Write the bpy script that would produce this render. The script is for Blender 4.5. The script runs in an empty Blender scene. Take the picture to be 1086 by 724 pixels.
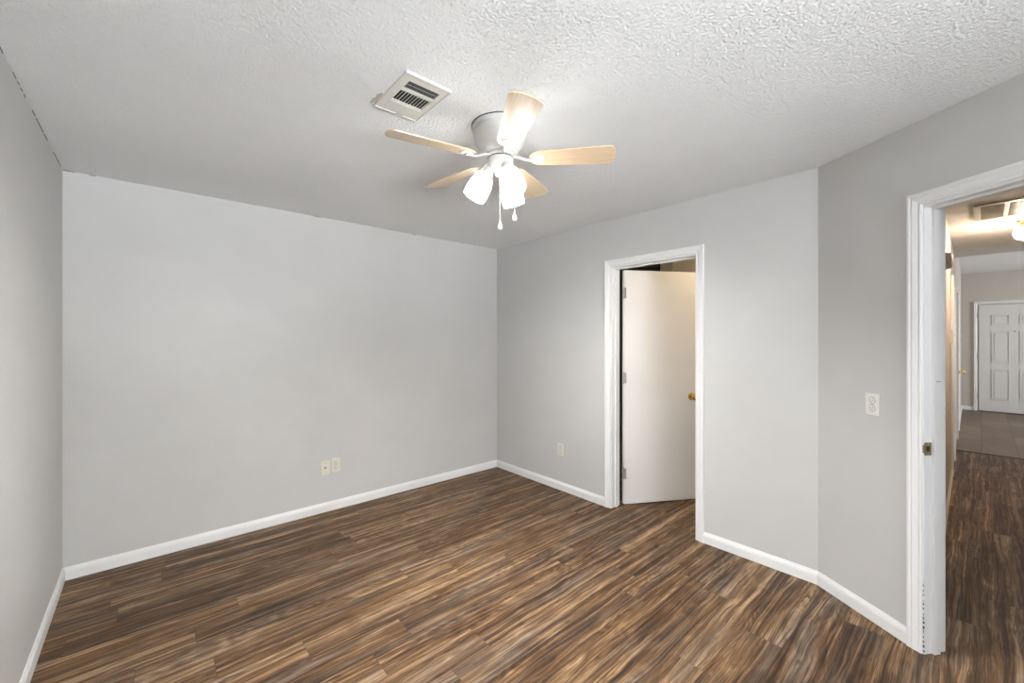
import bpy, bmesh, math, random
from mathutils import Vector, Matrix
PI = math.pi
random.seed(7)
sc = bpy.context.scene
C = sc.collection

# ------------------------------------------------------------------ camera
TH = math.atan(498/438.0)            # the room's X axis lies this far right of the view direction
FW = (math.cos(TH), math.sin(TH))
EYE = 1.4375
H = 2.44
cam = bpy.data.cameras.new('camera'); co = bpy.data.objects.new('camera', cam); C.objects.link(co)
cam.sensor_width = 36.0; cam.sensor_fit = 'HORIZONTAL'
cam.lens = 36.0*438.0/1086.0
cam.shift_x = 0.0
cam.shift_y = -3.0/1086.0
cam.clip_start = 0.02
co.location = (0, 0, EYE)
co.rotation_euler = (PI/2, 0, -(PI/2-TH))
sc.camera = co

# ------------------------------------------------------------------ exposure, world, large lights
sc.view_settings.view_transform = 'Standard'
sc.view_settings.look = 'None'
sc.view_settings.gamma = 1.0
sc.view_settings.use_curve_mapping = False
sc.view_settings.exposure = 0.42
LAMP = 16.0        # fan shades
BULB = 3400.0
WIN = 79.0         # added daylight through an unseen window behind the camera
CEIL_FILL = 2750.0    # added upward fill through the unseen window, brightens the ceiling
HALL = 290.0
CLOSET = 34.0
ENTRY = 112.0
w = bpy.data.worlds.new('world'); sc.world = w; w.use_nodes = True
w.node_tree.nodes['Background'].inputs[0].default_value = (0.75, 0.86, 1.0, 1)
w.node_tree.nodes['Background'].inputs[1].default_value = 0.8

def area(name, loc, rot, sx, sy, power, color):
    l = bpy.data.lights.new(name, 'AREA'); l.shape = 'RECTANGLE'; l.size = sx; l.size_y = sy
    l.energy = power; l.color = color
    o = bpy.data.objects.new(name, l); C.objects.link(o); o.location = loc; o.rotation_euler = rot
    return o
SOUTH = -2.0
# added lamps outside two unseen, added windows: bedroom (behind the camera) and entry
area('added_daylight_bedroom', (0.35, SOUTH-0.35, 1.75), (PI/2, 0, 0), 1.9, 1.3, WIN, (0.90, 0.95, 1.0))
area('ceiling_fill_bedroom', (0.95, SOUTH-3.0, -1.0), (PI/2+0.5, 0, 0.12), 6.0, 3.0, CEIL_FILL, (0.93, 0.97, 1.0))  # added low lamp, tilted up to brighten the bedroom ceiling
area('added_daylight_entry', (10.2, -3.95, 1.6), (PI/2, 0, 0), 1.8, 1.4, ENTRY, (0.95, 0.97, 1.0))

# ------------------------------------------------------------------ materials
def mat(name, color=(0.8,0.8,0.8), rough=0.5, metal=0.0, spec=0.5):
    m = bpy.data.materials.new(name); m.use_nodes = True
    b = m.node_tree.nodes['Principled BSDF']
    b.inputs['Base Color'].default_value = (*color, 1)
    b.inputs['Roughness'].default_value = rough
    b.inputs['Metallic'].default_value = metal
    b.inputs['Specular IOR Level'].default_value = spec
    return m
class NT:
    def __init__(s, m): s.t = m.node_tree; s.b = s.t.nodes['Principled BSDF']
    def n(s, typ, **kw):
        x = s.t.nodes.new(typ)
        for k, v in kw.items(): setattr(x, k, v)
        return x
    def l(s, a, b): s.t.links.new(a, b)
    def val(s, x, inp):
        if isinstance(x, (int, float)): inp.default_value = x
        else: s.l(x, inp)
    def math(s, op, a, b=0.0, c=0.0):
        x = s.n('ShaderNodeMath', operation=op); s.val(a, x.inputs[0]); s.val(b, x.inputs[1]); s.val(c, x.inputs[2]); return x.outputs[0]
    def comb(s, a, b, c=0.0):
        x = s.n('ShaderNodeCombineXYZ'); s.val(a, x.inputs[0]); s.val(b, x.inputs[1]); s.val(c, x.inputs[2]); return x.outputs[0]
    def noise(s, vec, scale, detail=4, rough=0.5, dist=0.0):
        x = s.n('ShaderNodeTexNoise'); s.l(vec, x.inputs['Vector']); x.inputs['Scale'].default_value = scale
        x.inputs['Detail'].default_value = detail; x.inputs['Roughness'].default_value = rough; x.inputs['Distortion'].default_value = dist
        return x.outputs['Fac']
    def ramp(s, fac, stops, interp='LINEAR'):
        x = s.n('ShaderNodeValToRGB'); s.l(fac, x.inputs[0]); e = x.color_ramp; e.interpolation = interp
        while len(e.elements) < len(stops): e.elements.new(0.5)
        for el, (p, c) in zip(e.elements, stops):
            el.position = p; el.color = (*c, 1) if len(c) == 3 else c
        return x.outputs[0]
    def mix(s, fac, a, b, blend='MIX'):
        x = s.n('ShaderNodeMix', data_type='RGBA', blend_type=blend)
        s.val(fac, x.inputs[0])
        for v, i in ((a, 6), (b, 7)):
            if isinstance(v, tuple): x.inputs[i].default_value = (*v, 1)
            else: s.l(v, x.inputs[i])
        return x.outputs[2]
    def bump(s, h, strength, dist):
        x = s.n('ShaderNodeBump'); x.inputs['Strength'].default_value = strength; x.inputs['Distance'].default_value = dist
        s.l(h, x.inputs['Height']); s.l(x.outputs[0], s.b.inputs['Normal'])
    def pos(s): return s.n('ShaderNodeNewGeometry').outputs['Position']

def paint(name, col, rough=0.55, mottle=0.03, bump=0.05):
    m = mat(name, col, rough, spec=0.35); t = NT(m); p = t.pos()
    f = t.noise(p, 1.6, 3, 0.6)
    c = t.ramp(f, [(0.3, tuple(c*(1-mottle) for c in col)), (0.7, tuple(min(1, c*(1+mottle)) for c in col))])
    t.l(c, t.b.inputs['Base Color'])
    t.bump(t.noise(p, 140, 3, 0.6), bump, 0.002)
    return m
M = {}
M['wall'] = paint('grey_wall_paint', (0.575, 0.571, 0.560), 0.5)
M['hallwall'] = paint('beige_wall_paint', (0.56, 0.52, 0.47), 0.55)
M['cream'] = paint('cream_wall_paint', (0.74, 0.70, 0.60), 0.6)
M['dark'] = paint('unlit_recess_brown', (0.10, 0.075, 0.055), 0.7)  # the dark of the unlit recess is put into this wall colour
M['trim'] = paint('white_trim_paint', (0.80, 0.80, 0.795), 0.32, 0.015, 0.03)
M['door'] = paint('white_door_paint', (0.79, 0.77, 0.745), 0.38, 0.02, 0.03)
M['entrydoor'] = paint('entry_door_paint', (0.70, 0.70, 0.69), 0.4, 0.01, 0.02)
M['vent'] = mat('ivory_metal_paint', (0.66, 0.64, 0.59), 0.42)
M['darkslat'] = mat('dark_slat_metal', (0.13, 0.12, 0.11), 0.6)
M['slat'] = mat('grey_slat_metal', (0.42, 0.41, 0.39), 0.45)
M['black'] = mat('black_duct', (0.008, 0.007, 0.006), 0.9)
M['ivory'] = mat('ivory_plastic', (0.70, 0.67, 0.58), 0.35)
M['whiteplastic'] = mat('white_plastic', (0.78, 0.77, 0.74), 0.32)
M['slot'] = mat('dark_slot', (0.05, 0.045, 0.04), 0.8)
M['brass'] = mat('polished_brass', (0.83, 0.58, 0.16), 0.18, 1.0)
M['hinge'] = mat('painted_hinge_metal', (0.45, 0.43, 0.40), 0.4, 0.6)
M['strike'] = mat('worn_strike_brass', (0.36, 0.29, 0.18), 0.4, 0.8)
M['enamel'] = mat('fan_white_enamel', (0.56, 0.55, 0.52), 0.28)
M['darkring'] = mat('dark_rubber_ring', (0.03, 0.03, 0.03), 0.7)
M['strip'] = mat('dark_transition_strip', (0.06, 0.035, 0.022), 0.5)
M['patch'] = mat('bare_beige_plasterboard', (0.50, 0.45, 0.39), 0.9)
M['caulk'] = mat('dark_paint_crack', (0.10, 0.085, 0.08), 0.9)

def ceiling_mat():
    m = mat('textured_white_ceiling', (0.66, 0.655, 0.64), 0.8, spec=0.2); t = NT(m); p = t.pos()
    v = t.n('ShaderNodeTexVoronoi', feature='SMOOTH_F1'); v.inputs['Scale'].default_value = 95; t.l(p, v.inputs['Vector'])
    v.inputs['Smoothness'].default_value = 0.6
    n1 = t.noise(p, 120, 5, 0.65, 0.6)
    h = t.math('ADD', t.math('MULTIPLY', v.outputs['Distance'], -0.8), t.math('MULTIPLY', n1, 1.5))
    t.bump(h, 1.0, 0.0066)
    big = t.noise(p, 0.9, 3, 0.55)
    base = t.ramp(big, [(0.3, (0.83, 0.83, 0.825)), (0.7, (0.88, 0.88, 0.875))])
    # small dark pits around the vent and the fan, where the texture has flaked
    v2 = t.n('ShaderNodeTexVoronoi'); v2.inputs['Scale'].default_value = 80; t.l(p, v2.inputs['Vector'])
    pit = t.math('LESS_THAN', v2.outputs['Distance'], 0.24)
    sx = t.n('ShaderNodeSeparateXYZ'); t.l(p, sx.inputs[0])
    dx = t.math('SUBTRACT', sx.outputs[0], 0.98); dy = t.math('SUBTRACT', sx.outputs[1], 1.12)
    r = t.math('SQRT', t.math('ADD', t.math('MULTIPLY', dx, dx), t.math('MULTIPLY', dy, dy)))
    msk = t.math('LESS_THAN', t.math('ADD', r, t.math('MULTIPLY', t.noise(p, 5, 3), 0.5)), 0.52)
    rnd = t.math('GREATER_THAN', t.noise(p, 23, 2), 0.47)
    f = t.math('MULTIPLY', t.math('MULTIPLY', pit, msk), t.math('MULTIPLY', rnd, 0.38))
    t.l(t.mix(f, base, (0.30, 0.29, 0.27)), t.b.inputs['Base Color'])
    return m
M['ceil'] = ceiling_mat()

def wood_floor():
    m = mat('distressed_plank_floor', (0.2, 0.12, 0.07), 0.4, spec=0.22); t = NT(m); p = t.pos()
    sx = t.n('ShaderNodeSeparateXYZ'); t.l(p, sx.inputs[0]); x, y = sx.outputs[0], sx.outputs[1]
    W, L = 0.152, 1.22
    row = t.math('FLOOR', t.math('DIVIDE', t.math('ADD', y, 10.03), W))
    wn = t.n('ShaderNodeTexWhiteNoise', noise_dimensions='1D'); t.l(row, wn.inputs['W'])
    xs = t.math('ADD', t.math('ADD', x, 20.0), t.math('MULTIPLY', wn.outputs['Value'], L))
    col = t.math('FLOOR', t.math('DIVIDE', xs, L))
    w2 = t.n('ShaderNodeTexWhiteNoise', noise_dimensions='2D'); t.l(t.comb(row, col), w2.inputs['Vector'])
    pr = w2.outputs['Value']
    s3 = t.n('ShaderNodeSeparateColor'); t.l(w2.outputs['Color'], s3.inputs[0])
    off = t.math('MULTIPLY', pr, 37.0)
    # grain coordinates: long along x, per plank offset
    wob = t.math('MULTIPLY', t.math('SUBTRACT', t.noise(t.comb(t.math('MULTIPLY', x, 1.0), t.math('MULTIPLY', y, 4.0), off), 2.2, 2), 0.5), 0.05)
    yy = t.math('ADD', y, wob)
    g1 = t.noise(t.comb(t.math('MULTIPLY', x, 0.28), t.math('MULTIPLY', yy, 17.0), off), 2.0, 5, 0.62, 0.25)
    g2 = t.noise(t.comb(t.math('MULTIPLY', x, 0.9), t.math('MULTIPLY', yy, 62.0), off), 2.0, 5, 0.7, 0.2)
    g3 = t.noise(t.comb(t.math('MULTIPLY', x, 1.6), t.math('MULTIPLY', yy, 5.0), off), 2.0, 4, 0.6, 1.2)
    tone = t.math('ADD', t.math('ADD', t.math('SUBTRACT', t.math('MULTIPLY', g1, 0.66), 0.06), t.math('MULTIPLY', g2, 0.42)),
                  t.math('ADD', t.math('MULTIPLY', g3, 0.26), t.math('MULTIPLY', t.math('SUBTRACT', pr, 0.5), 0.06)))
    con = t.math('SINE', t.math('MULTIPLY', t.noise(t.comb(t.math('MULTIPLY', x, 1.3), t.math('MULTIPLY', y, 8.0), t.math('ADD', off, 9.0)), 1.3, 2, 0.45, 0.2), 95.0))
    cmk = t.ramp(t.noise(t.comb(x, t.math('MULTIPLY', y, 5.0), off), 1.3, 2), [(0.50, (0, 0, 0)), (0.62, (1, 1, 1))])
    tone = t.math('ADD', tone, t.math('MULTIPLY', t.math('MULTIPLY', con, cmk), 0.035))
    c = t.ramp(tone, [(0.40, (0.010, 0.005, 0.003)), (0.51, (0.040, 0.020, 0.0095)), (0.58, (0.098, 0.051, 0.023)), (0.65, (0.180, 0.105, 0.050)), (0.77, (0.41, 0.275, 0.16))])
    grey = t.ramp(tone, [(0.40, (0.012, 0.009, 0.007)), (0.54, (0.050, 0.036, 0.027)), (0.65, (0.13, 0.10, 0.078)), (0.79, (0.32, 0.265, 0.21))])
    gm = t.ramp(t.noise(t.comb(t.math('MULTIPLY', x, 0.8), t.math('MULTIPLY', yy, 7.0), off), 1.7, 3, 0.6, 0.5), [(0.46, (0, 0, 0)), (0.66, (0.75, 0.75, 0.75))])
    c = t.mix(gm, c, grey)
    fine = t.noise(t.comb(t.math('MULTIPLY', x, 3.2), t.math('MULTIPLY', yy, 150.0), off), 2.0, 3, 0.65, 0.3)
    c = t.mix(0.85, c, t.ramp(fine, [(0.34, (0.55, 0.52, 0.50)), (0.5, (0.95, 0.95, 0.95)), (0.66, (1.35, 1.33, 1.30))]), 'MULTIPLY')
    kv = t.n('ShaderNodeTexVoronoi'); kv.inputs['Scale'].default_value = 1.0; t.l(t.comb(t.math('MULTIPLY', x, 4.2), t.math('MULTIPLY', y, 9.0), off), kv.inputs['Vector'])
    kn = t.ramp(kv.outputs['Distance'], [(0.06, (1, 1, 1)), (0.13, (0, 0, 0))])
    c = t.mix(t.math('MULTIPLY', kn, 0.55), c, (0.020, 0.011, 0.007))
    # dark cracks along the grain
    ck = t.noise(t.comb(t.math('MULTIPLY', x, 1.3), t.math('MULTIPLY', yy, 34.0), t.math('ADD', off, 5.0)), 2.0, 3, 0.6, 0.4)
    ckm = t.ramp(ck, [(0.36, (1, 1, 1)), (0.44, (0, 0, 0))])
    c = t.mix(t.math('MULTIPLY', ckm, 0.6), c, (0.022, 0.012, 0.008))
    # seams
    fy = t.math('FRACT', t.math('DIVIDE', t.math('ADD', y, 10.03), W)); fx = t.math('FRACT', t.math('DIVIDE', xs, L))
    e = t.math('MAXIMUM', t.math('LESS_THAN', fy, 0.012), t.math('LESS_THAN', fx, 0.0018))
    c = t.mix(t.math('MULTIPLY', e, 0.45), c, (0.015, 0.010, 0.007))
    t.l(c, t.b.inputs['Base Color'])
    t.l(t.ramp(g2, [(0.3, (0.55,)*3), (0.7, (0.42,)*3)]), t.b.inputs['Roughness'])
    t.bump(t.math('SUBTRACT', g2, t.math('MULTIPLY', e, 1.0)), 0.18, 0.002)
    return m
M['wood'] = wood_floor()

def tile_floor():
    m = mat('brown_stone_tile', (0.2, 0.15, 0.12), 0.45); t = NT(m); p = t.pos()
    b = t.n('ShaderNodeTexBrick'); t.l(p, b.inputs['Vector']); b.inputs['Scale'].default_value = 1.0
    b.inputs['Brick Width'].default_value = 0.61; b.inputs['Row Height'].default_value = 0.305; b.inputs['Mortar Size'].default_value = 0.006
    b.inputs['Color1'].default_value = (0.12, 0.08, 0.052, 1); b.inputs['Color2'].default_value = (0.19, 0.135, 0.09, 1); b.inputs['Mortar'].default_value = (0.08, 0.06, 0.048, 1)
    n = t.ramp(t.noise(p, 4, 5, 0.6), [(0.3, (0.75, 0.75, 0.75)), (0.7, (1.25, 1.2, 1.15))])
    t.l(t.mix(1.0, b.outputs['Color'], n, 'MULTIPLY'), t.b.inputs['Base Color'])
    return m
M['tile'] = tile_floor()

def blade_mat():
    m = mat('pale_maple_blade', (0.62, 0.45, 0.28), 0.3, spec=0.5); t = NT(m)
    tc = t.n('ShaderNodeTexCoord').outputs['Object']
    mp = t.n('ShaderNodeMapping'); mp.inputs['Scale'].default_value = (3, 60, 3); t.l(tc, mp.inputs[0])
    c = t.ramp(t.noise(mp.outputs[0], 1.5, 5, 0.6, 0.2), [(0.3, (0.58, 0.42, 0.26)), (0.7, (0.70, 0.54, 0.36))])
    t.l(c, t.b.inputs['Base Color'])
    return m
M['blade'] = blade_mat()
M['blade'].node_tree.nodes['Principled BSDF'].inputs['Coat Weight'].default_value = 0.6
M['blade'].node_tree.nodes['Principled BSDF'].inputs['Coat Roughness'].default_value = 0.25
def emit(name, col, s):
    m = mat(name, col, 0.3); b = m.node_tree.nodes['Principled BSDF']
    b.inputs['Emission Color'].default_value = (*col, 1); b.inputs['Emission Strength'].default_value = s
    return m
M['shade'] = emit('lit_frosted_glass', (1.0, 0.99, 0.98), LAMP)
def glow_low(m, z0, z1, lo, hi):
    # frosted glass glows most around the bulb, low in the shade, and least at its neck
    t = NT(m); c = t.n('ShaderNodeTexCoord').outputs['Object']; sx = t.n('ShaderNodeSeparateXYZ'); t.l(c, sx.inputs[0])
    mr = t.n('ShaderNodeMapRange', interpolation_type='SMOOTHSTEP'); t.l(sx.outputs[2], mr.inputs[0])
    for i, v in enumerate((z0, z1, lo, hi)): mr.inputs[i+1].default_value = v
    t.l(mr.outputs[0], t.b.inputs['Emission Strength'])
glow_low(M['shade'], -.225, -.335, 3.0, LAMP)
M['bulb'] = emit('lit_bulb', (1.0, 0.985, 0.965), BULB)
M['globe'] = emit('lit_hall_globe', (1.0, 0.80, 0.60), HALL)
glow_low(M['globe'], -.07, -.165, HALL*.10, HALL*1.2)  # globe dimmed on top and boosted below to spare the hall ceiling
M['closetlamp'] = emit('lit_closet_dome', (1.0, 0.80, 0.56), CLOSET)
def pane_mat():
    m = bpy.data.materials.new('added_window_pane'); m.use_nodes = True; t = m.node_tree; t.nodes.clear()
    o = t.nodes.new('ShaderNodeOutputMaterial'); mx = t.nodes.new('ShaderNodeMixShader'); tr = t.nodes.new('ShaderNodeBsdfTransparent'); gl = t.nodes.new('ShaderNodeBsdfGlossy')
    gl.inputs['Roughness'].default_value = 0.02; mx.inputs[0].default_value = 0.06
    t.links.new(tr.outputs[0], mx.inputs[1]); t.links.new(gl.outputs[0], mx.inputs[2]); t.links.new(mx.outputs[0], o.inputs[0]); return m
M['pane'] = pane_mat()

# ------------------------------------------------------------------ mesh helpers
def obj(name, bm, m, parent=None, smooth=False, loc=None, rot=None):
    bmesh.ops.recalc_face_normals(bm, faces=bm.faces[:])
    me = bpy.data.meshes.new(name); bm.to_mesh(me); bm.free()
    if smooth:
        for p in me.polygons: p.use_smooth = True
        try: me.set_sharp_from_angle(angle=math.radians(38))
        except Exception: pass
    me.materials.append(m)
    o = bpy.data.objects.new(name, me); C.objects.link(o)
    if parent: o.parent = parent
    if loc: o.location = loc
    if rot: o.rotation_euler = rot
    return o
def thing(name, label, cat, loc=(0,0,0), rotz=0.0, group=None):
    o = bpy.data.objects.new(name, None); C.objects.link(o); o.empty_display_size = 0.05
    o.location = loc; o.rotation_euler = (0, 0, rotz); o['label'] = label; o['category'] = cat
    if group: o['group'] = group
    return o
def struct(name, bm, m, smooth=False, label=None, cat=None):
    o = obj(name, bm, m, smooth=smooth); o['kind'] = 'structure'
    if label: o['label'] = label
    if cat: o['category'] = cat
    return o
def box(bm, x0, x1, y0, y1, z0, z1, bev=0.0, mtx=None, seg=2):
    r = bmesh.ops.create_cube(bm, size=1.0); vs = r['verts']
    for v in vs:
        v.co = Vector((x0 if v.co.x < 0 else x1, y0 if v.co.y < 0 else y1, z0 if v.co.z < 0 else z1))
    if bev > 0:
        es = list({e for v in vs for e in v.link_edges})
        q = bmesh.ops.bevel(bm, geom=es, offset=bev, segments=seg, affect='EDGES', profile=0.5)
        vs = list({v for f in q['faces'] for v in f.verts} | {v for v in vs if v.is_valid})
    if mtx is not None:
        for v in vs: v.co = mtx @ v.co
    return bm
def newbox(*a, **k): return box(bmesh.new(), *a, **k)
def prism(bm, pts, z0, z1):
    lo = [bm.verts.new((p[0], p[1], z0)) for p in pts]; hi = [bm.verts.new((p[0], p[1], z1)) for p in pts]
    bm.faces.new(lo[::-1]); bm.faces.new(hi)
    for i in range(len(pts)):
        j = (i+1) % len(pts); bm.faces.new((lo[i], lo[j], hi[j], hi[i]))
    return bm
def lathe(bm, prof, n=48, mtx=None, cap=True):
    rings = []
    for r, z in prof:
        rings.append([bm.verts.new((r*math.cos(2*PI*k/n), r*math.sin(2*PI*k/n), z)) for k in range(n)])
    for a, b in zip(rings, rings[1:]):
        for k in range(n): bm.faces.new((a[k], a[(k+1) % n], b[(k+1) % n], b[k]))
    if cap:
        bm.faces.new(rings[0][::-1]); bm.faces.new(rings[-1])
    if mtx is not None:
        for rr in rings:
            for v in rr: v.co = mtx @ v.co
    return bm
def tube(bm, pts, rad, n=10, flat=1.0):
    pts = [Vector(p) for p in pts]; rings = []
    for i, p in enumerate(pts):
        d = (pts[min(i+1, len(pts)-1)] - pts[max(i-1, 0)]).normalized()
        up = Vector((0, 0, 1)) if abs(d.z) < 0.9 else Vector((1, 0, 0))
        a = d.cross(up).normalized(); b = d.cross(a).normalized()
        r = rad[i] if isinstance(rad, (list, tuple)) else rad
        rings.append([bm.verts.new(p + a*math.cos(2*PI*k/n)*r + b*math.sin(2*PI*k/n)*r*flat) for k in range(n)])
    for a, b in zip(rings, rings[1:]):
        for k in range(n): bm.faces.new((a[k], a[(k+1) % n], b[(k+1) % n], b[k]))
    bm.faces.new(rings[0][::-1]); bm.faces.new(rings[-1])
    return bm
def offset_dirs(path):
    """unit mitre vectors (left side) for a 2D polyline"""
    out = []
    for i in range(len(path)):
        ns = []
        if i > 0:
            d = (path[i]-path[i-1]).normalized(); ns.append(Vector((-d.y, d.x)))
        if i < len(path)-1:
            d = (path[i+1]-path[i]).normalized(); ns.append(Vector((-d.y, d.x)))
        if len(ns) == 1: out.append(ns[0])
        else:
            m = (ns[0]+ns[1]).normalized(); out.append(m / m.dot(ns[0]))
    return out
def sweep(bm, path, prof, f, seg=None):
    """profile (offset, height) swept along 2D path, f(a, b, c) -> world"""
    path = [Vector(p) for p in path]; md = offset_dirs(path)
    idx = range(len(path)) if seg is None else (seg, seg+1)
    rings = []
    for i in idx:
        rings.append([bm.verts.new(f(path[i].x+md[i].x*o, path[i].y+md[i].y*o, h)) for o, h in prof])
    n = len(prof)
    for a, b in zip(rings, rings[1:]):
        for k in range(n): bm.faces.new((a[k], a[(k+1) % n], b[(k+1) % n], b[k]))
    bm.faces.new(rings[0][::-1]); bm.faces.new(rings[-1])
    return bm
IDF = lambda a, b, c: Vector((a, b, c))

# ------------------------------------------------------------------ the room's plan
WX = -0.385; NY = 3.605; EX = 2.945; T = 0.115
CR = Vector((EX, 0.632)); A = math.radians(32.5)
DR = Vector((-math.sin(A), -math.cos(A))); NR = Vector((math.cos(A), -math.sin(A)))   # along / behind the angled wall
SEND = 1.45
PE = CR + DR*SEND                                                        # where the angled wall ends
def on(s, t=0.0): return CR + DR*s + NR*t
BK = (EX+T, 0.598)
DZ = 2.04
# walls
bm = bmesh.new(); prism(bm, [(WX-T, SOUTH-T), (WX, SOUTH-T), (WX, NY), (WX-T, NY)], 0, H); struct('wall_west', bm, M['wall'])
bm = bmesh.new(); prism(bm, [(WX-T, NY), (EX+T, NY), (EX+T, NY+T), (WX-T, NY+T)], 0, H); struct('wall_north', bm, M['wall'])
RO0, RO1 = 1.34, 2.085
bm = bmesh.new()
prism(bm, [(EX, CR.y), BK, (EX+T, RO0), (EX, RO0)], 0, H)
prism(bm, [(EX, RO1), (EX+T, RO1), (EX+T, NY), (EX, NY)], 0, H)
prism(bm, [(EX, RO0), (EX+T, RO0), (EX+T, RO1), (EX, RO1)], DZ+0.012, H)
struct('wall_east', bm, M['wall'])
S0, S1 = 0.545, 1.305
bm = bmesh.new()
prism(bm, [CR, on(S0-0.015), on(S0-0.015, T), BK], 0, H)
prism(bm, [on(S1+0.015), PE, (PE.x+T, PE.y-0.03), on(S1+0.015, T)], 0, H)
prism(bm, [on(S0-0.015), on(S1+0.015), on(S1+0.015, T), on(S0-0.015, T)], DZ+0.012, H)
struct('wall_angled', bm, M['wall'])
bm = bmesh.new(); prism(bm, [(PE.x, SOUTH), (PE.x+T, SOUTH), (PE.x+T, PE.y-0.03), (PE.x, PE.y)], 0, H); struct('wall_southeast', bm, M['wall'])
# south wall with a hole for the added window
WA, WB, WZ0, WZ1 = -0.30, 1.30, 0.55, 2.15
bm = bmesh.new()
box(bm, WX, WA, SOUTH-T, SOUTH, 0, H); box(bm, WB, PE.x+T, SOUTH-T, SOUTH, 0, H)
box(bm, WA, WB, SOUTH-T, SOUTH, 0, WZ0); box(bm, WA, WB, SOUTH-T, SOUTH, WZ1, H)
struct('wall_south', bm, M['wall'])
bm = bmesh.new()
for a in ((WA, WA+.05, WZ0, WZ1), (WB-.05, WB, WZ0, WZ1), (WA+.05, WB-.05, WZ0, WZ0+.05), (WA+.05, WB-.05, WZ1-.05, WZ1), (WA+.05, WB-.05, 1.5, 1.54)):
    box(bm, a[0], a[1], SOUTH-.085, SOUTH-.035, a[2], a[3], 0.004)
wf = struct('added_window_1', bm, M['trim'])  # unseen window, added as a daylight source behind the camera
bm = newbox(WA+.05, WB-.05, SOUTH-.062, SOUTH-.058, WZ0+.05, 1.5); box(bm, WA+.05, WB-.05, SOUTH-.062, SOUTH-.058, 1.54, WZ1-.05)
obj('pane', bm, M['pane'], wf)
obj('added_window_sill', newbox(WA-.03, WB+.03, SOUTH-.035, SOUTH+.04, WZ0-.022, WZ0, 0.004), M['trim'], wf)

# hall: left wall runs very nearly along X
HF = 12.45
def hy(x): return 0.170 + (x-2.787)/(HF-2.787)*0.105
bm = bmesh.new()
prism(bm, [(2.787, .170), (7.5, hy(7.5)), (7.5, hy(7.5)+T), (2.860, .286)], 0, H); prism(bm, [(7.5, hy(7.5)), (HF, hy(HF)), (HF, hy(HF)+T), (7.5, hy(7.5)+T)], 0, 2.75)
struct('wall_hall_left', bm, M['hallwall'])
HR = -0.78
bm = bmesh.new(); prism(bm, [(2.285, HR-T), (7.5, HR-T), (7.5, HR), (2.285, HR)], 0, H); struct('wall_hall_right', bm, M['hallwall'])
bm = bmesh.new(); prism(bm, [(HF, -3.6), (HF+T, -3.6), (HF+T, .39), (HF, .39)], 0, 2.75); struct('wall_entry_far', bm, M['hallwall'])
bm = bmesh.new(); prism(bm, [(7.5-T, -3.6), (7.5, -3.6), (7.5, HR-T), (7.5-T, HR-T)], 0, 2.75); struct('wall_entry_near', bm, M['hallwall'])
bm = bmesh.new()
box(bm, 7.5-T, 9.2, -3.6-T, -3.6, 0, 2.75); box(bm, 11.2, HF+T, -3.6-T, -3.6, 0, 2.75); box(bm, 9.2, 11.2, -3.6-T, -3.6, 0, .8); box(bm, 9.2, 11.2, -3.6-T, -3.6, 2.3, 2.75)
struct('wall_entry_south', bm, M['hallwall'])
bm = bmesh.new()
for a in ((9.2, 9.25, .8, 2.3), (11.15, 11.2, .8, 2.3), (9.25, 11.15, .8, .85), (9.25, 11.15, 2.25, 2.3), (10.18, 10.22, .85, 2.25)):
    box(bm, a[0], a[1], -3.68, -3.63, a[2], a[3], 0.004)
wf = struct('added_window_2', bm, M['trim'])  # unseen window, added to bring daylight into the entry
obj('pane', newbox(9.25, 11.15, -3.657, -3.653, .85, 2.25), M['pane'], wf)

# room behind the closet door
KX = 4.6
bm = newbox(KX, KX+T, 0.90, 2.53, 0, H); struct('wall_closet_back', bm, M['cream'])
bm = newbox(KX-.02, KX, 2.38, 2.53, 0, H); struct('trim_14', bm, M['hallwall'])
bm = newbox(EX+T, KX+T, 0.90-T, 0.90, 0, H); struct('wall_closet_south', bm, M['cream'])
bm = newbox(EX+T, 4.95, 3.40, 3.40+T, 0, H); struct('wall_closet_north', bm, M['cream'])
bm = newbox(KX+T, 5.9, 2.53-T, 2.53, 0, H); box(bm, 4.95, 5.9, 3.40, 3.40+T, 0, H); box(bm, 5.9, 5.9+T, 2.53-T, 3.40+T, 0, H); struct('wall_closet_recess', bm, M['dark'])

# floor and ceilings
TX = 7.83
struct('floor', newbox(WX-T, TX, -3.8, NY+T, -0.1, 0), M['wood'], label='distressed brown wood plank floor', cat=None)
struct('floor_entry', newbox(TX, HF+T, -3.8, NY+T, -0.1, 0), M['tile'])
bm = bmesh.new(); sweep(bm, [(TX, HR-.4), (TX, hy(TX))], [(-.022, 0), (-.015, .007), (.015, .007), (.022, 0)], IDF); struct('trim_1', bm, M['strip'])
struct('ceiling', newbox(WX-T, 7.5, SOUTH-T, NY+T, H, H+.45), M['ceil'])
struct('ceiling_entry', newbox(7.5, HF+T, -3.8, .5, 2.75, 2.89), M['ceil'])

# ------------------------------------------------------------------ baseboards
BP = [(0, 0), (0.0125, 0), (0.0125, 0.050), (0.0105, 0.056), (0.0105, 0.060), (0.006, 0.068), (0.004, 0.076), (0, 0.076)]
S_out = S0-0.005-0.060
path = [on(S_out), CR, Vector((EX, 1.293))]
def boards(path, names, side=1):
    for i, nme in enumerate(names):
        bm = bmesh.new(); sweep(bm, path, [(o*side, h) for o, h in BP], IDF, seg=i); struct(nme, bm, M['trim'])
boards(path, ['baseboard_angled', 'baseboard_east'])
path = [Vector((EX, 2.133)), Vector((EX, NY)), Vector((WX, NY)), Vector((WX, SOUTH)), Vector((PE.x, SOUTH)), PE, on(S1+0.066)]
boards(path, ['baseboard_northeast', 'baseboard_north', 'baseboard_west', 'baseboard_south', 'baseboard_southeast', 'baseboard_doorside'])
boards([Vector((6.30, hy(6.30))), Vector((2.83, hy(2.83)))], ['baseboard_hall_left'])
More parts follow.
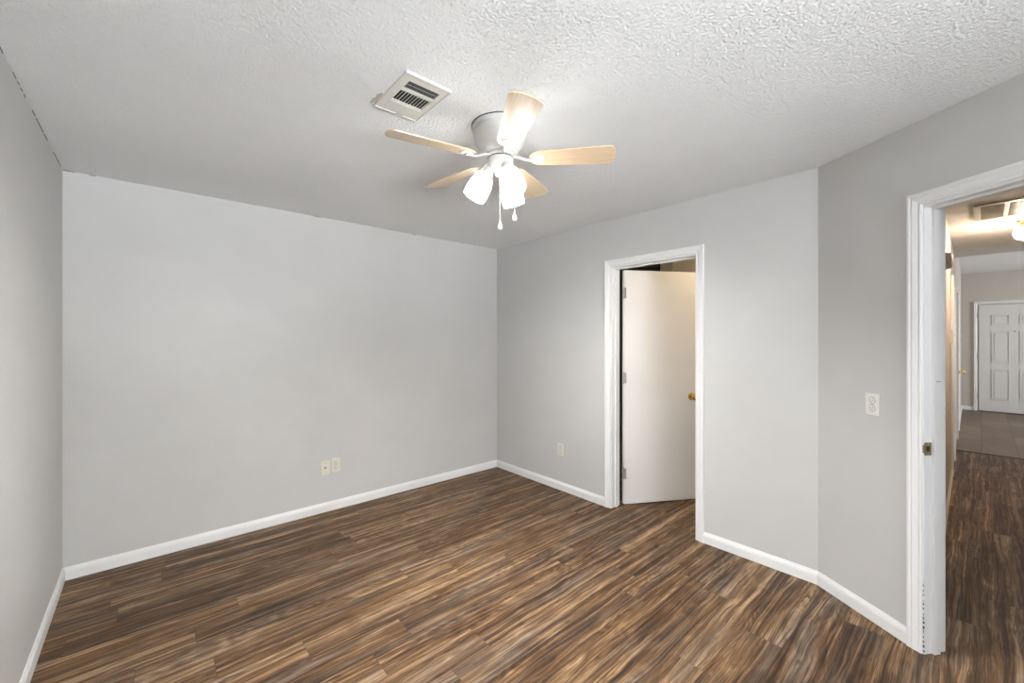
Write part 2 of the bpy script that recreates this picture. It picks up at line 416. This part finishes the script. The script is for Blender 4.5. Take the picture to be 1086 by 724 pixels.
boards([Vector((HF, -0.0+0.10)), Vector((HF, hy(HF))), Vector((9.62, hy(9.62)))], ['baseboard_entry_far', 'baseboard_entry_left'])
boards([Vector((2.4, HR)), Vector((7.5, HR))], ['baseboard_hall_right'])

# ------------------------------------------------------------------ casings and jambs
CP = [(0, 0), (0, 0.009), (0.006, 0.012), (0.012, 0.009), (0.016, 0.0115), (0.034, 0.0165), (0.040, 0.0145), (0.046, 0.018), (0.055, 0.018), (0.057, 0.015), (0.057, 0)]
def casing(bm, a0, a1, ztop, f, side):
    """a0 < a1 are the casing's inner edges along the wall; f(a, z, t)"""
    sweep(bm, [(a0, 0), (a0, ztop), (a1, ztop), (a1, 0)], CP, f); return bm
# closet doorway
bm = bmesh.new()
casing(bm, 1.350, 2.075, DZ+.005, lambda a, z, t: Vector((EX-t, a, z)), 1)
struct('trim_2', bm, M['trim'])
def jamb(a0, a1, f, depth, stop):
    bm = bmesh.new()
    def bx(p0, p1, z0, z1, t0, t1):
        vs = [bm.verts.new(f(p, z, t)) for p in (p0, p1) for z in (z0, z1) for t in (t0, t1)]
        for q in ((0,1,3,2), (4,6,7,5), (0,4,5,1), (2,3,7,6), (0,2,6,4), (1,5,7,3)): bm.faces.new([vs[i] for i in q])
    bx(a0-.015, a0, 0, DZ+.012, -.001, depth); bx(a1, a1+.015, 0, DZ+.012, -.001, depth); bx(a0, a1, DZ-.003, DZ+.012, -.001, depth)
    s0, s1 = stop
    bx(a0, a0+.011, 0, DZ-.003, s0, s1); bx(a1-.011, a1, 0, DZ-.003, s0, s1); bx(a0+.011, a1-.011, DZ-.014, DZ-.003, s0, s1)
    return bm
struct('trim_3', jamb(1.355, 2.070, lambda a, z, t: Vector((EX+t, a, z)), T+.001, (.045, .078)), M['trim'])
# the angled doorway to the hall
fA = lambda a, z, t: Vector((*on(a, -t), z))
bm = bmesh.new(); sweep(bm, [(S0-.005, 0), (S0-.005, DZ+.008), (S1+.005, DZ+.008), (S1+.005, 0)], CP, fA); struct('trim_4', bm, M['trim'])
struct('trim_5', jamb(S0, S1, lambda a, z, t: Vector((*on(a, t), z)), T+.001, (.040, .074)), M['trim'])
bm = bmesh.new(); sweep(bm, [(S0-.005, 0), (S0-.005, DZ+.008), (S1+.005, DZ+.008), (S1+.005, 0)], CP, lambda a, z, t: Vector((*on(a, T+t), z))); struct('trim_6', bm, M['trim'])
# worn paint crack between casing and jamb near the floor
bm = bmesh.new()
for k in range(15):
    z = 0.012 + k*0.021 + random.uniform(-.004, .004); hh = random.uniform(.006, .017)*(1 if k < 11 else .6); ww = random.uniform(.0012, .003)*(1.6 if k < 4 else 1)
    M4 = Matrix.Translation((*on(S0-.0025, -.0008), z)) @ Matrix.Rotation(PI/2-A, 4, 'Z')
    box(bm, -ww, ww, -.0012, .0012, 0, hh, 0, Matrix.Translation((*on(S0-.0025, -.0002), z)) @ Matrix.Rotation(-A-PI/2, 4, 'Z'))
struct('trim_7', bm, M['caulk'])

# dark gaps in the caulk where the walls meet the ceiling
bm = bmesh.new()
y = 1.6
while y < NY-.02:
    ln = random.uniform(.02, .11)
    if random.random() < .72: box(bm, WX+.0002, WX+.002, y, min(y+ln, NY-.003), H-random.uniform(.0016, .0036), H-.0002)
    y += ln + random.uniform(.002, .03)
for x0, x1 in ((WX+.002, WX+.05), (WX+.11, WX+.14), (1.02, 1.07), (1.9, 1.93)): box(bm, x0, x1, NY-.002, NY-.0002, H-.004, H-.0002)
struct('trim_15', bm, M['caulk'])

# strike plate on the jamb face
mJ = Matrix(((DR.x, NR.x, 0, 0), (DR.y, NR.y, 0, 0), (0, 0, 1, 0), (0, 0, 0, 1)))      # local x along wall, y into the opening depth
def jm(s, t, z): return Matrix.Translation((*on(s, t), z)) @ mJ
sp = thing('strike_plate', 'worn brass strike plate on the jamb of the hall doorway', 'strike plate', (*on(S0+.0008, .018), .935))
bm = newbox(-.0008, .0012, -.0185, .019, -.029, .029, 0, mJ)
for sz in (-1,): pass
box(bm, -.005, .0012, -.022, -.018, -.018, .018, 0, mJ)
obj('plate', bm, M['strike'], sp)
bm = newbox(.0011, .0016, -.009, .009, -.012, .012, 0, mJ); obj('latch_hole', bm, M['slot'], sp)
for z in (-.022, .022):
    obj('screw', lathe(bmesh.new(), [(.0035, 0), (.0035, .001), (.002, .0018)], 12, mJ @ Matrix.Translation((.0012, 0, z)) @ Matrix.Rotation(PI/2, 4, 'Y')), M['hinge'], sp)
# the two small gouges in the jamb paint above it
bm = bmesh.new()
for t0, hh in ((.052, .003), (.058, .005), (.066, .003), (.071, .004)):
    box(bm, .0112, .0116, t0, t0+.004, -hh/2, hh/2, 0, jm(S0, 0, 1.242))
struct('trim_8', bm, M['caulk'])

# ------------------------------------------------------------------ door leaves
def knob(bm, m):
    return lathe(bm, [(.031, 0), (.032, .003), (.026, .007), (.012, .010), (.0105, .026), (.014, .032), (.024, .038), (.0285, .047), (.0285, .056), (.023, .064), (.012, .068), (.004, .069)], 32, m)
def hinge_bm(m=None):
    bm = bmesh.new()
    for k in range(5): lathe(bm, [(.0058, k*.0178), (.0062, k*.0178+.001), (.0062, k*.0178+.0165), (.0058, k*.0178+.0175)], 14)
    lathe(bm, [(.003, .089), (.0065, .091), (.0055, .095), (.002, .097)], 12); lathe(bm, [(.002, -.008), (.0055, -.006), (.0065, -.002), (.003, 0)], 12)
    box(bm, -.030, 0, -.0012, .0012, 0, .089)
    return bm
# closet door, hinged at the far left jamb and swung into the other room
hinge = Vector((EX+T+.014, 2.052))
root = struct('door_1', newbox(0, .700, 0, .035, .012, 2.028, .0015), M['door'])
ang = math.atan2(1.678-2.022, 3.653-3.073)
root.location = (hinge.x, hinge.y-.018, 0); root.rotation_euler = (0, 0, ang)
root['label'] = 'plain white flush door standing ajar in the closet doorway'
obj('door_knob', knob(bmesh.new(), Matrix.Translation((.640, 0, .925)) @ Matrix.Rotation(PI/2, 4, 'X')), M['brass'], root, True)
obj('door_knob', knob(bmesh.new(), Matrix.Translation((.640, .035, .925)) @ Matrix.Rotation(-PI/2, 4, 'X')), M['brass'], root, True)
for z in (.235, 1.055, 1.785):
    hh = obj('hinge', hinge_bm(), M['hinge'], root, True, loc=(-.004, .003, z), rot=(0, 0, math.radians(115)))

# six-panel front door at the far end of the hall
def six_panel(wd, ht, th):
    """panelled face towards -X in local coords; y from 0 to -wd"""
    bm = newbox(0, th, -wd, 0, .008, ht, .002)
    cols = [(.165, wd/2-.060), (wd/2+.060, wd-.165)]
    rows = [(.245, .84), (.965, 1.58), (1.70, 1.90)]
    for c0, c1 in cols:
        for r0, r1 in rows:
            p = [(-.0, 0), (-.006, .003), (-.006, .010), (.002, .016), (.002, .026)]
            # raised moulding loop and raised centre field
            for (o0, o1, hx) in ((0, .016, .011), (.012, .030, -.0), (.034, .5, .008)):
                if hx <= 0: continue
                y0, y1, z0, z1 = -(c0+o0), -(c1-o0), r0+o0, r1-o0
                if o1 > .4: box(bm, -hx, 0, y1, y0, z0, z1, .003)
                else:
                    w_ = o1-o0
                    box(bm, -hx, 0, y1, y0, z0, z0+w_, .002); box(bm, -hx, 0, y1, y0, z1-w_, z1, .002)
                    box(bm, -hx, 0, y0-w_, y0, z0+w_, z1-w_, .002); box(bm, -hx, 0, y1, y1+w_, z0+w_, z1-w_, .002)
    return bm
DY0 = 0.035
root = struct('door_2', six_panel(.91, 2.10, .03), M['entrydoor'])
root.location = (HF-.031, DY0, 0); root['label'] = 'white six-panel front door at the far end of the hall'
for z in (.30, 1.10, 1.90):
    obj('hinge', newbox(-.008, .004, -.002, .012, z-.05, z+.05, .002), M['hinge'], root)
obj('peephole', lathe(bmesh.new(), [(.012, 0), (.012, .004), (.007, .006)], 16, Matrix.Translation((0, -.455, 1.58)) @ Matrix.Rotation(-PI/2, 4, 'Y')), M['brass'], root, True)
obj('door_knob', knob(bmesh.new(), Matrix.Translation((0, -.85, .95)) @ Matrix.Rotation(-PI/2, 4, 'Y')), M['brass'], root, True)
bm = bmesh.new(); sweep(bm, [(-.885, 0), (-.885, 2.12), (.045, 2.12), (.045, 0)], CP, lambda a, z, t: Vector((HF-.0-t*1.9, a, z))); struct('trim_9', bm, M['trim'])
struct('trim_10', newbox(HF-.10, HF, -.88, .04, 0, .014, .003), M['strip'])

# hall side doors on the left wall (seen nearly edge-on)
def hall_door(n, x0, x1, kx):
    ang = math.atan2(.105, HF-2.787)
    f = lambda a, z, t: Vector((a, hy(a)-t, z))
    bm = bmesh.new(); sweep(bm, [(x0, 0), (x0, 2.045), (x1, 2.045), (x1, 0)], CP, f); struct('trim_%d' % (n+8), bm, M['trim'])
    bm = newbox(0, x1-x0-.006, -.006, 0, .01, 2.03, .0015)
    r = struct('door_%d' % n, bm, M['door']); r.location = (x0+.003, hy(x0+.003)-.0005, 0); r.rotation_euler = (0, 0, ang)
    if kx: obj('door_knob', knob(bmesh.new(), Matrix.Translation((kx-x0, -.006, .925)) @ Matrix.Rotation(PI/2, 4, 'X')), M['brass'], r, True)
    return r
hall_door(3, 6.36, 7.12, None)['label'] = 'white side door on the left wall of the hall, nearest'
hall_door(4, 8.75, 9.50, 9.36)['label'] = 'white side door with brass knob on the left wall beyond the hall'

# ------------------------------------------------------------------ ceiling fan
HX, HYY = 1.254, 1.507
fan = thing('ceiling_fan', 'white flush-mount ceiling fan with five pale maple blades and three lit shades', 'ceiling fan', (HX, HYY, H))
obj('motor_housing', lathe(bmesh.new(), [(.100, 0), (.134, 0), (.136, -.006), (.134, -.022), (.128, -.026), (.131, -.034), (.128, -.050), (.117, -.072), (.100, -.096), (.090, -.112), (.080, -.124), (.074, -.128), (.070, -.130), (.02, -.130)], 72), M['enamel'], fan, True)
obj('gasket', lathe(bmesh.new(), [(.100, -.0002), (.1385, -.0002), (.1385, -.0028), (.100, -.0028)], 64), M['darkring'], fan, True)
obj('flywheel', lathe(bmesh.new(), [(.03, -.1295), (.066, -.1295), (.068, -.133), (.068, -.143), (.062, -.147), (.03, -.147)], 60), M['enamel'], fan, True)
obj('neck_ring', lathe(bmesh.new(), [(.03, -.1465), (.0585, -.1465), (.0585, -.153), (.03, -.153)], 56), M['darkring'], fan, True)
kit = obj('light_kit', lathe(bmesh.new(), [(.03, -.152), (.060, -.152), (.0615, -.156), (.0615, -.178), (.059, -.190), (.052, -.202), (.040, -.212), (.030, -.216), (.028, -.226), (.018, -.233), (.004, -.235)], 60), M['enamel'], fan, True)
def blade_bm():
    bm = bmesh.new(); pts = []
    r0, r1 = .135, .535
    wi, wo = .050, .065
    for k in range(13):          # rounded root
        a = PI/2 + PI*k/12; pts.append((r0+.050+.050*math.cos(a), wi*math.sin(a)))
    cr = .022
    n = 6
    for k in range(n+1):
        a = -PI/2 + (PI/2-.15)*k/n; pts.append((r1-cr-.010+cr*math.cos(a), -wo+cr+cr*math.sin(a)))
    for k in range(1, 9):
        yv = (-wo+cr) + (2*wo-2*cr)*k/9; pts.append((r1-.010+.010*(1-(yv/wo)**2)*1.0, yv))
    for k in range(n+1):
        a = .15 + (PI/2-.15)*k/n; pts.append((r1-cr-.010+cr*math.cos(a), wo-cr+cr*math.sin(a)))
    prism(bm, pts, -.0028, .0028)
    es = [e for e in bm.edges if abs(e.verts[0].co.z-e.verts[1].co.z) < 1e-6]
    bmesh.ops.bevel(bm, geom=es, offset=.0012, segments=1, affect='EDGES')
    return bm
PITCH = math.radians(-12)
BZ = -.155
def pit(v):   # pitch about the blade's long axis at z = BZ
    return v
bl = None
for k in range(5):
    az = math.radians(24.4+72*k)
    if bl is None:
        bl = obj('blade', blade_bm(), M['blade'], fan, True)
        bm = bmesh.new()
        # medallion under the blade root, with its arm
        pm = Matrix.Translation((0, 0, 0))
        lathe(bm, [(.004, -.0095), (.020, -.0095), (.029, -.0075), (.031, -.004), (.031, -.0029), (.004, -.0029)], 36, Matrix.Translation((.178, 0, 0)))
        tube(bm, [(.060, 0, .012), (.085, 0, .010), (.110, 0, -.002), (.135, 0, -.010), (.165, 0, -.0085), (.178, 0, -.0075)], [.011, .010, .009, .0095, .013, .016], 12, .5)
        for a in (0, 2.1, 4.2): lathe(bm, [(.004, -.0118), (.004, -.009)], 10, Matrix.Translation((.178+.017*math.cos(a), .017*math.sin(a), 0)))
        iron = obj('blade_iron', bm, M['enamel'], bl, True); b0, i0 = bl, iron
        b, i_ = bl, iron
    else:
        b = b0.copy(); C.objects.link(b); b.parent = fan; i_ = i0.copy(); C.objects.link(i_); i_.parent = b
    b.location = (0, 0, BZ); b.rotation_euler = (Matrix.Rotation(az, 3, 'Z') @ Matrix.Rotation(PITCH, 3, 'X')).to_euler()
# shades
tilt = math.radians(30)
for k, deg in enumerate((138.7, 18.7, -101.3)):
    R = Matrix.Rotation(math.radians(deg), 4, 'Z') @ Matrix.Translation((.050, 0, -.196)) @ Matrix.Rotation(-tilt, 4, 'Y')
    obj('socket', lathe(bmesh.new(), [(.012, .012), (.021, .006), (.023, -.006), (.023, -.020), (.029, -.024), (.029, -.034), (.015, -.034)], 30, R), M['enamel'], kit, True)
    out = [(.0265, -.026), (.0275, -.034), (.034, -.042), (.042, -.054), (.049, -.072), (.053, -.092), (.055, -.112), (.0555, -.132), (.0545, -.150), (.053, -.158)]
    prof = out + [(r-.003, z) for r, z in out[::-1]]
    bm = bmesh.new(); lathe(bm, prof, 40, R, cap=False)
    # close the rim at the neck
    sh = obj('lamp_shade', bm, M['shade'], fan, True)
    obj('bulb', lathe(bmesh.new(), [(.010, -.030), (.013, -.045), (.014, -.055), (.022, -.075), (.028, -.092), (.0285, -.104), (.024, -.118), (.014, -.127), (.004, -.130)], 28, R), M['bulb'], sh, True)
def chain(dx, z0, z1, y=0.0):
    rx, ry = math.sin(TH), -math.cos(TH)
    px, py = rx*dx + FW[0]*y, ry*dx + FW[1]*y
    bm = bmesh.new(); n = int((z0-z1)/.005)
    tube(bm, [(px, py, z0), (px, py, z1)], .0009, 6)
    for i in range(n): bmesh.ops.create_icosphere(bm, subdivisions=1, radius=.0018, matrix=Matrix.Translation((px, py, z0-i*.005)))
    c = obj('pull_chain', bm, M['whiteplastic'], fan)
    obj('chain_pull', lathe(bmesh.new(), [(.001, .012), (.003, .006), (.004, 0), (.008, -.012), (.0105, -.022), (.010, -.029), (.006, -.034), (.001, -.035)], 20, Matrix.Translation((px, py, z1))), M['whiteplastic'], c, True)
chain(-.003, -.232, -.452)
chain(.066, -.200, -.420, -.03)
tubebm = tube(bmesh.new(), [(0, 0, 0), (.01, 0, 0)], .001)
tubebm.free()

# ------------------------------------------------------------------ bedroom ceiling vent
v = thing('air_vent', 'cream metal supply vent with dark slats in the textured bedroom ceiling', 'air vent', (.820, 1.562, H))
hx, hyv = .099, .149
bm = bmesh.new()
# plate pieces around the two openings, face z = -.008
op = [(-.064, .072, -.105, -.048), (-.059, .071, -.031, .053)]
box(bm, -hx, op[0][0], -hyv, hyv, -.008, -.0005); box(bm, op[0][1], hx, -hyv, hyv, -.008, -.0005)
box(bm, op[0][0], op[0][1], -hyv, op[0][2], -.008, -.0005); box(bm, op[0][0], op[0][1], op[0][3], op[1][2], -.0095, -.0005)
box(bm, op[0][0], op[0][1], op[1][3], hyv, -.008, -.0005)
box(bm, -.066, .076, .060, .128, -.0105, -.008, .002)
for a in ((-hx, hx, -hyv, -hyv+.006), (-hx, hx, hyv-.006, hyv), (-hx, -hx+.006, -hyv+.006, hyv-.006), (hx-.006, hx, -hyv+.006, hyv-.006)): box(bm, *a, -.0115, -.008, .001)
obj('vent_frame', bm, M['vent'], v)
obj('duct_opening', newbox(-.066, .074, -.107, .055, -.0022, -.0008), M['black'], v)
for i in range(5):
    y = -.1035 + (i+.5)*.0575/5
    obj('slat', newbox(-.064, .072, -.0008, .0008, -.006, .0015, 0, None), M['darkslat'] if i % 2 else M['slat'], v, loc=(0, y, -.0065+.0025), rot=(math.radians(-48), 0, 0))
for i in range(11):
    x = -.062 + i*.0131
    obj('slat', newbox(-.0012, .0012, -.031, .053, -.006, .001), M['slat'] if i % 2 else M['vent'], v, loc=(x, 0, -.0025), rot=(0, math.radians(25), 0))
obj('lever_slot', newbox(-.004, .030, .136, .1395, -.0118, -.0115), M['slot'], v)
for x, y in ((-.085, -.142), (.085, .142), (0, -.140)):
    obj('screw', lathe(bmesh.new(), [(.0035, -.0075), (.0035, -.0095), (.001, -.0102)], 10, Matrix.Translation((x, y, 0))), M['hinge'], v, True)
# bare patch where the texture has come off beside the vent
pts = []
for k in range(26):
    a = 2*PI*k/26; r = 1 + .28*math.sin(3*a+1) + .15*math.sin(7*a)
    pts.append((.717 + .016*r*math.cos(a), 1.668 + .042*r*math.sin(a)))
pts = [(min(x, .7205), y) for x, y in pts]
struct('trim_13', prism(bmesh.new(), pts, H-.0012, H), M['patch'])

# ------------------------------------------------------------------ outlets and switches
def outlet(label, loc, rotz, col, kind='duplex', group=None, sc_=1.0, cat='outlet', name='wall_outlet'):
    t = thing(name, label, cat, loc, rotz, group)    # faces local -Y, origin at plate centre on the wall
    obj('cover_plate', newbox(-.035, .035, -.0065, 0, -.0575, .0575, .003), col, t)
    if kind == 'duplex':
        for s in (-1, 1):
            f = Matrix.Translation((0, -.0062, s*.0195)) @ Matrix.Rotation(PI/2, 4, 'X')
            r = obj('receptacle', lathe(bmesh.new(), [(.0172, 0), (.0172, .002), (.0160, .003), (.001, .003)], 28, f), col, t, True)
            bm = newbox(-.0075, -.0050, -.0096, -.0090, s*.0195-.003, s*.0195+.006); box(bm, .0050, .0075, -.0096, -.0090, s*.0195-.002, s*.0195+.005)
            lathe(bm, [(.0026, 0), (.0026, .0006)], 10, Matrix.Translation((0, -.0090, s*.0195-.0085)) @ Matrix.Rotation(PI/2, 4, 'X'))
            obj('slots', bm, M['slot'], r)
            rb = lathe(bmesh.new(), [(.0186, 0), (.0186, .0004), (.0172, .0004)], 28, f); obj('receptacle_rim', rb, M['slot'], r)
        obj('screw', lathe(bmesh.new(), [(.003, 0), (.003, .0012), (.001, .0016)], 12, Matrix.Translation((0, -.0065, 0)) @ Matrix.Rotation(PI/2, 4, 'X')), M['hinge'], t, True)
    else:
        j = obj('jack', lathe(bmesh.new(), [(.009, 0), (.009, .002), (.0055, .003), (.0048, .011), (.001, .011)], 20, Matrix.Translation((0, -.0063, .002)) @ Matrix.Rotation(PI/2, 4, 'X')), M['strike'], t, True)
        for z in (-.030, .042):
            obj('screw', lathe(bmesh.new(), [(.0034, 0), (.0034, .0012), (.001, .0016)], 12, Matrix.Translation((0, -.0065, z)) @ Matrix.Rotation(PI/2, 4, 'X')), M['strike'], t, True)
    return t
outlet('ivory coaxial jack plate on the back wall, left of the power outlet', (1.101, NY, .364), 0, M['ivory'], 'jack', cat='wall plate', name='cable_jack_plate')
outlet('ivory duplex power outlet beside the coaxial jack on the back wall', (1.186, NY, .372), 0, M['ivory'])
outlet('ivory power outlet low on the wall left of the closet door', (EX, 2.648, .382), -PI/2, M['ivory'])
outlet('white duplex outlet at chest height on the angled wall beside the hall doorway', (*on(.314), 1.103), math.radians(-90-32.5), M['whiteplastic'])
ah = math.atan2(.105, HF-2.787)
outlet('white outlet low on the far hall wall before the front door', (9.95, hy(9.95), .40), ah, M['whiteplastic'])

# smoke detector, wall boxes in the hall
t = thing('smoke_detector', 'round beige smoke detector high on the left wall of the hall', 'smoke detector', (4.62, hy(4.62), 2.035), ah)
RX = Matrix.Rotation(PI/2, 4, 'X')
obj('base', lathe(bmesh.new(), [(.066, 0), (.067, .004), (.067, .012), (.02, .012)], 40, RX), M['whiteplastic'], t, True)
obj('cover', lathe(bmesh.new(), [(.062, .012), (.063, .022), (.060, .034), (.050, .042), (.020, .045), (.002, .045)], 40, RX), M['whiteplastic'], t, True)
def wallbox(label, x, z):
    t = thing('thermostat', label, 'thermostat', (x, hy(x), z), ah)
    obj('back_plate', newbox(-.040, .040, -.008, 0, -.062, .062, .002), M['whiteplastic'], t)
    obj('cover', newbox(-.036, .036, -.028, -.008, -.057, .057, .005), M['whiteplastic'], t)
    obj('dial', lathe(bmesh.new(), [(.014, 0), (.014, .004), (.004, .005)], 24, Matrix.Translation((0, -.028, .01)) @ RX), M['vent'], t, True)
wallbox('white thermostat box on the left hall wall below the smoke detector', 5.92, 1.465)
wallbox('small white control box far down the hall near the front door', 9.85, 1.475)

# ------------------------------------------------------------------ hall ceiling: return grille and globe light
g = thing('return_air_grille', 'large beige return air grille in the hall ceiling', 'air grille', (4.945, -.29, H))
GX0, GX1, GY0, GY1 = -.29, .29, -.33, .33
bm = bmesh.new()
for a in ((GX0, GX0+.035, GY0, GY1), (GX1-.035, GX1, GY0, GY1), (GX0+.035, GX1-.035, GY0, GY0+.035), (GX0+.035, GX1-.035, GY1-.035, GY1)): box(bm, *a, -.014, -.0005, .002)
obj('grille_frame', bm, M['vent'], g)
for y in (.165, 0, -.165): obj('crossbar', newbox(GX0+.034, GX1-.034, y-.012, y+.012, -.012, -.0005, .002), M['vent'], g)
obj('filter_backing', newbox(GX0+.03, GX1-.03, GY0+.03, GY1-.03, -.003, -.0006), M['slat'], g)
bm = bmesh.new()
for i in range(34):
    x = GX0+.045 + i*.0148
    if x > GX1-.04: break
    box(bm, x, x+.0016, GY0+.03, GY1-.03, -.009, -.003)
obj('louvers', bm, M['vent'], g)

L_ = thing('hall_ceiling_light', 'small lit glass globe light with brass base on the hall ceiling', 'ceiling light', (5.552, -0.242, H))
obj('canopy', lathe(bmesh.new(), [(.048, 0), (.050, -.004), (.044, -.012), (.026, -.020), (.022, -.040), (.034, -.046), (.034, -.054), (.02, -.054)], 36), M['brass'], L_, True)
obj('glass_globe', lathe(bmesh.new(), [(.030, -.053), (.034, -.058), (.050, -.068), (.061, -.086), (.065, -.108), (.061, -.130), (.049, -.149), (.030, -.162), (.012, -.168), (.002, -.169)], 40), M['globe'], L_, True)
L2 = thing('closet_ceiling_light', 'warm lit dome light on the ceiling of the room behind the white flush door', 'ceiling light', (3.80, 1.22, H))
obj('canopy', lathe(bmesh.new(), [(.13, 0), (.135, -.006), (.13, -.018), (.05, -.018)], 36), M['brass'], L2, True)
obj('glass_dome', lathe(bmesh.new(), [(.122, -.018), (.120, -.035), (.105, -.06), (.075, -.082), (.035, -.094), (.002, -.097)], 40), M['closetlamp'], L2, True)
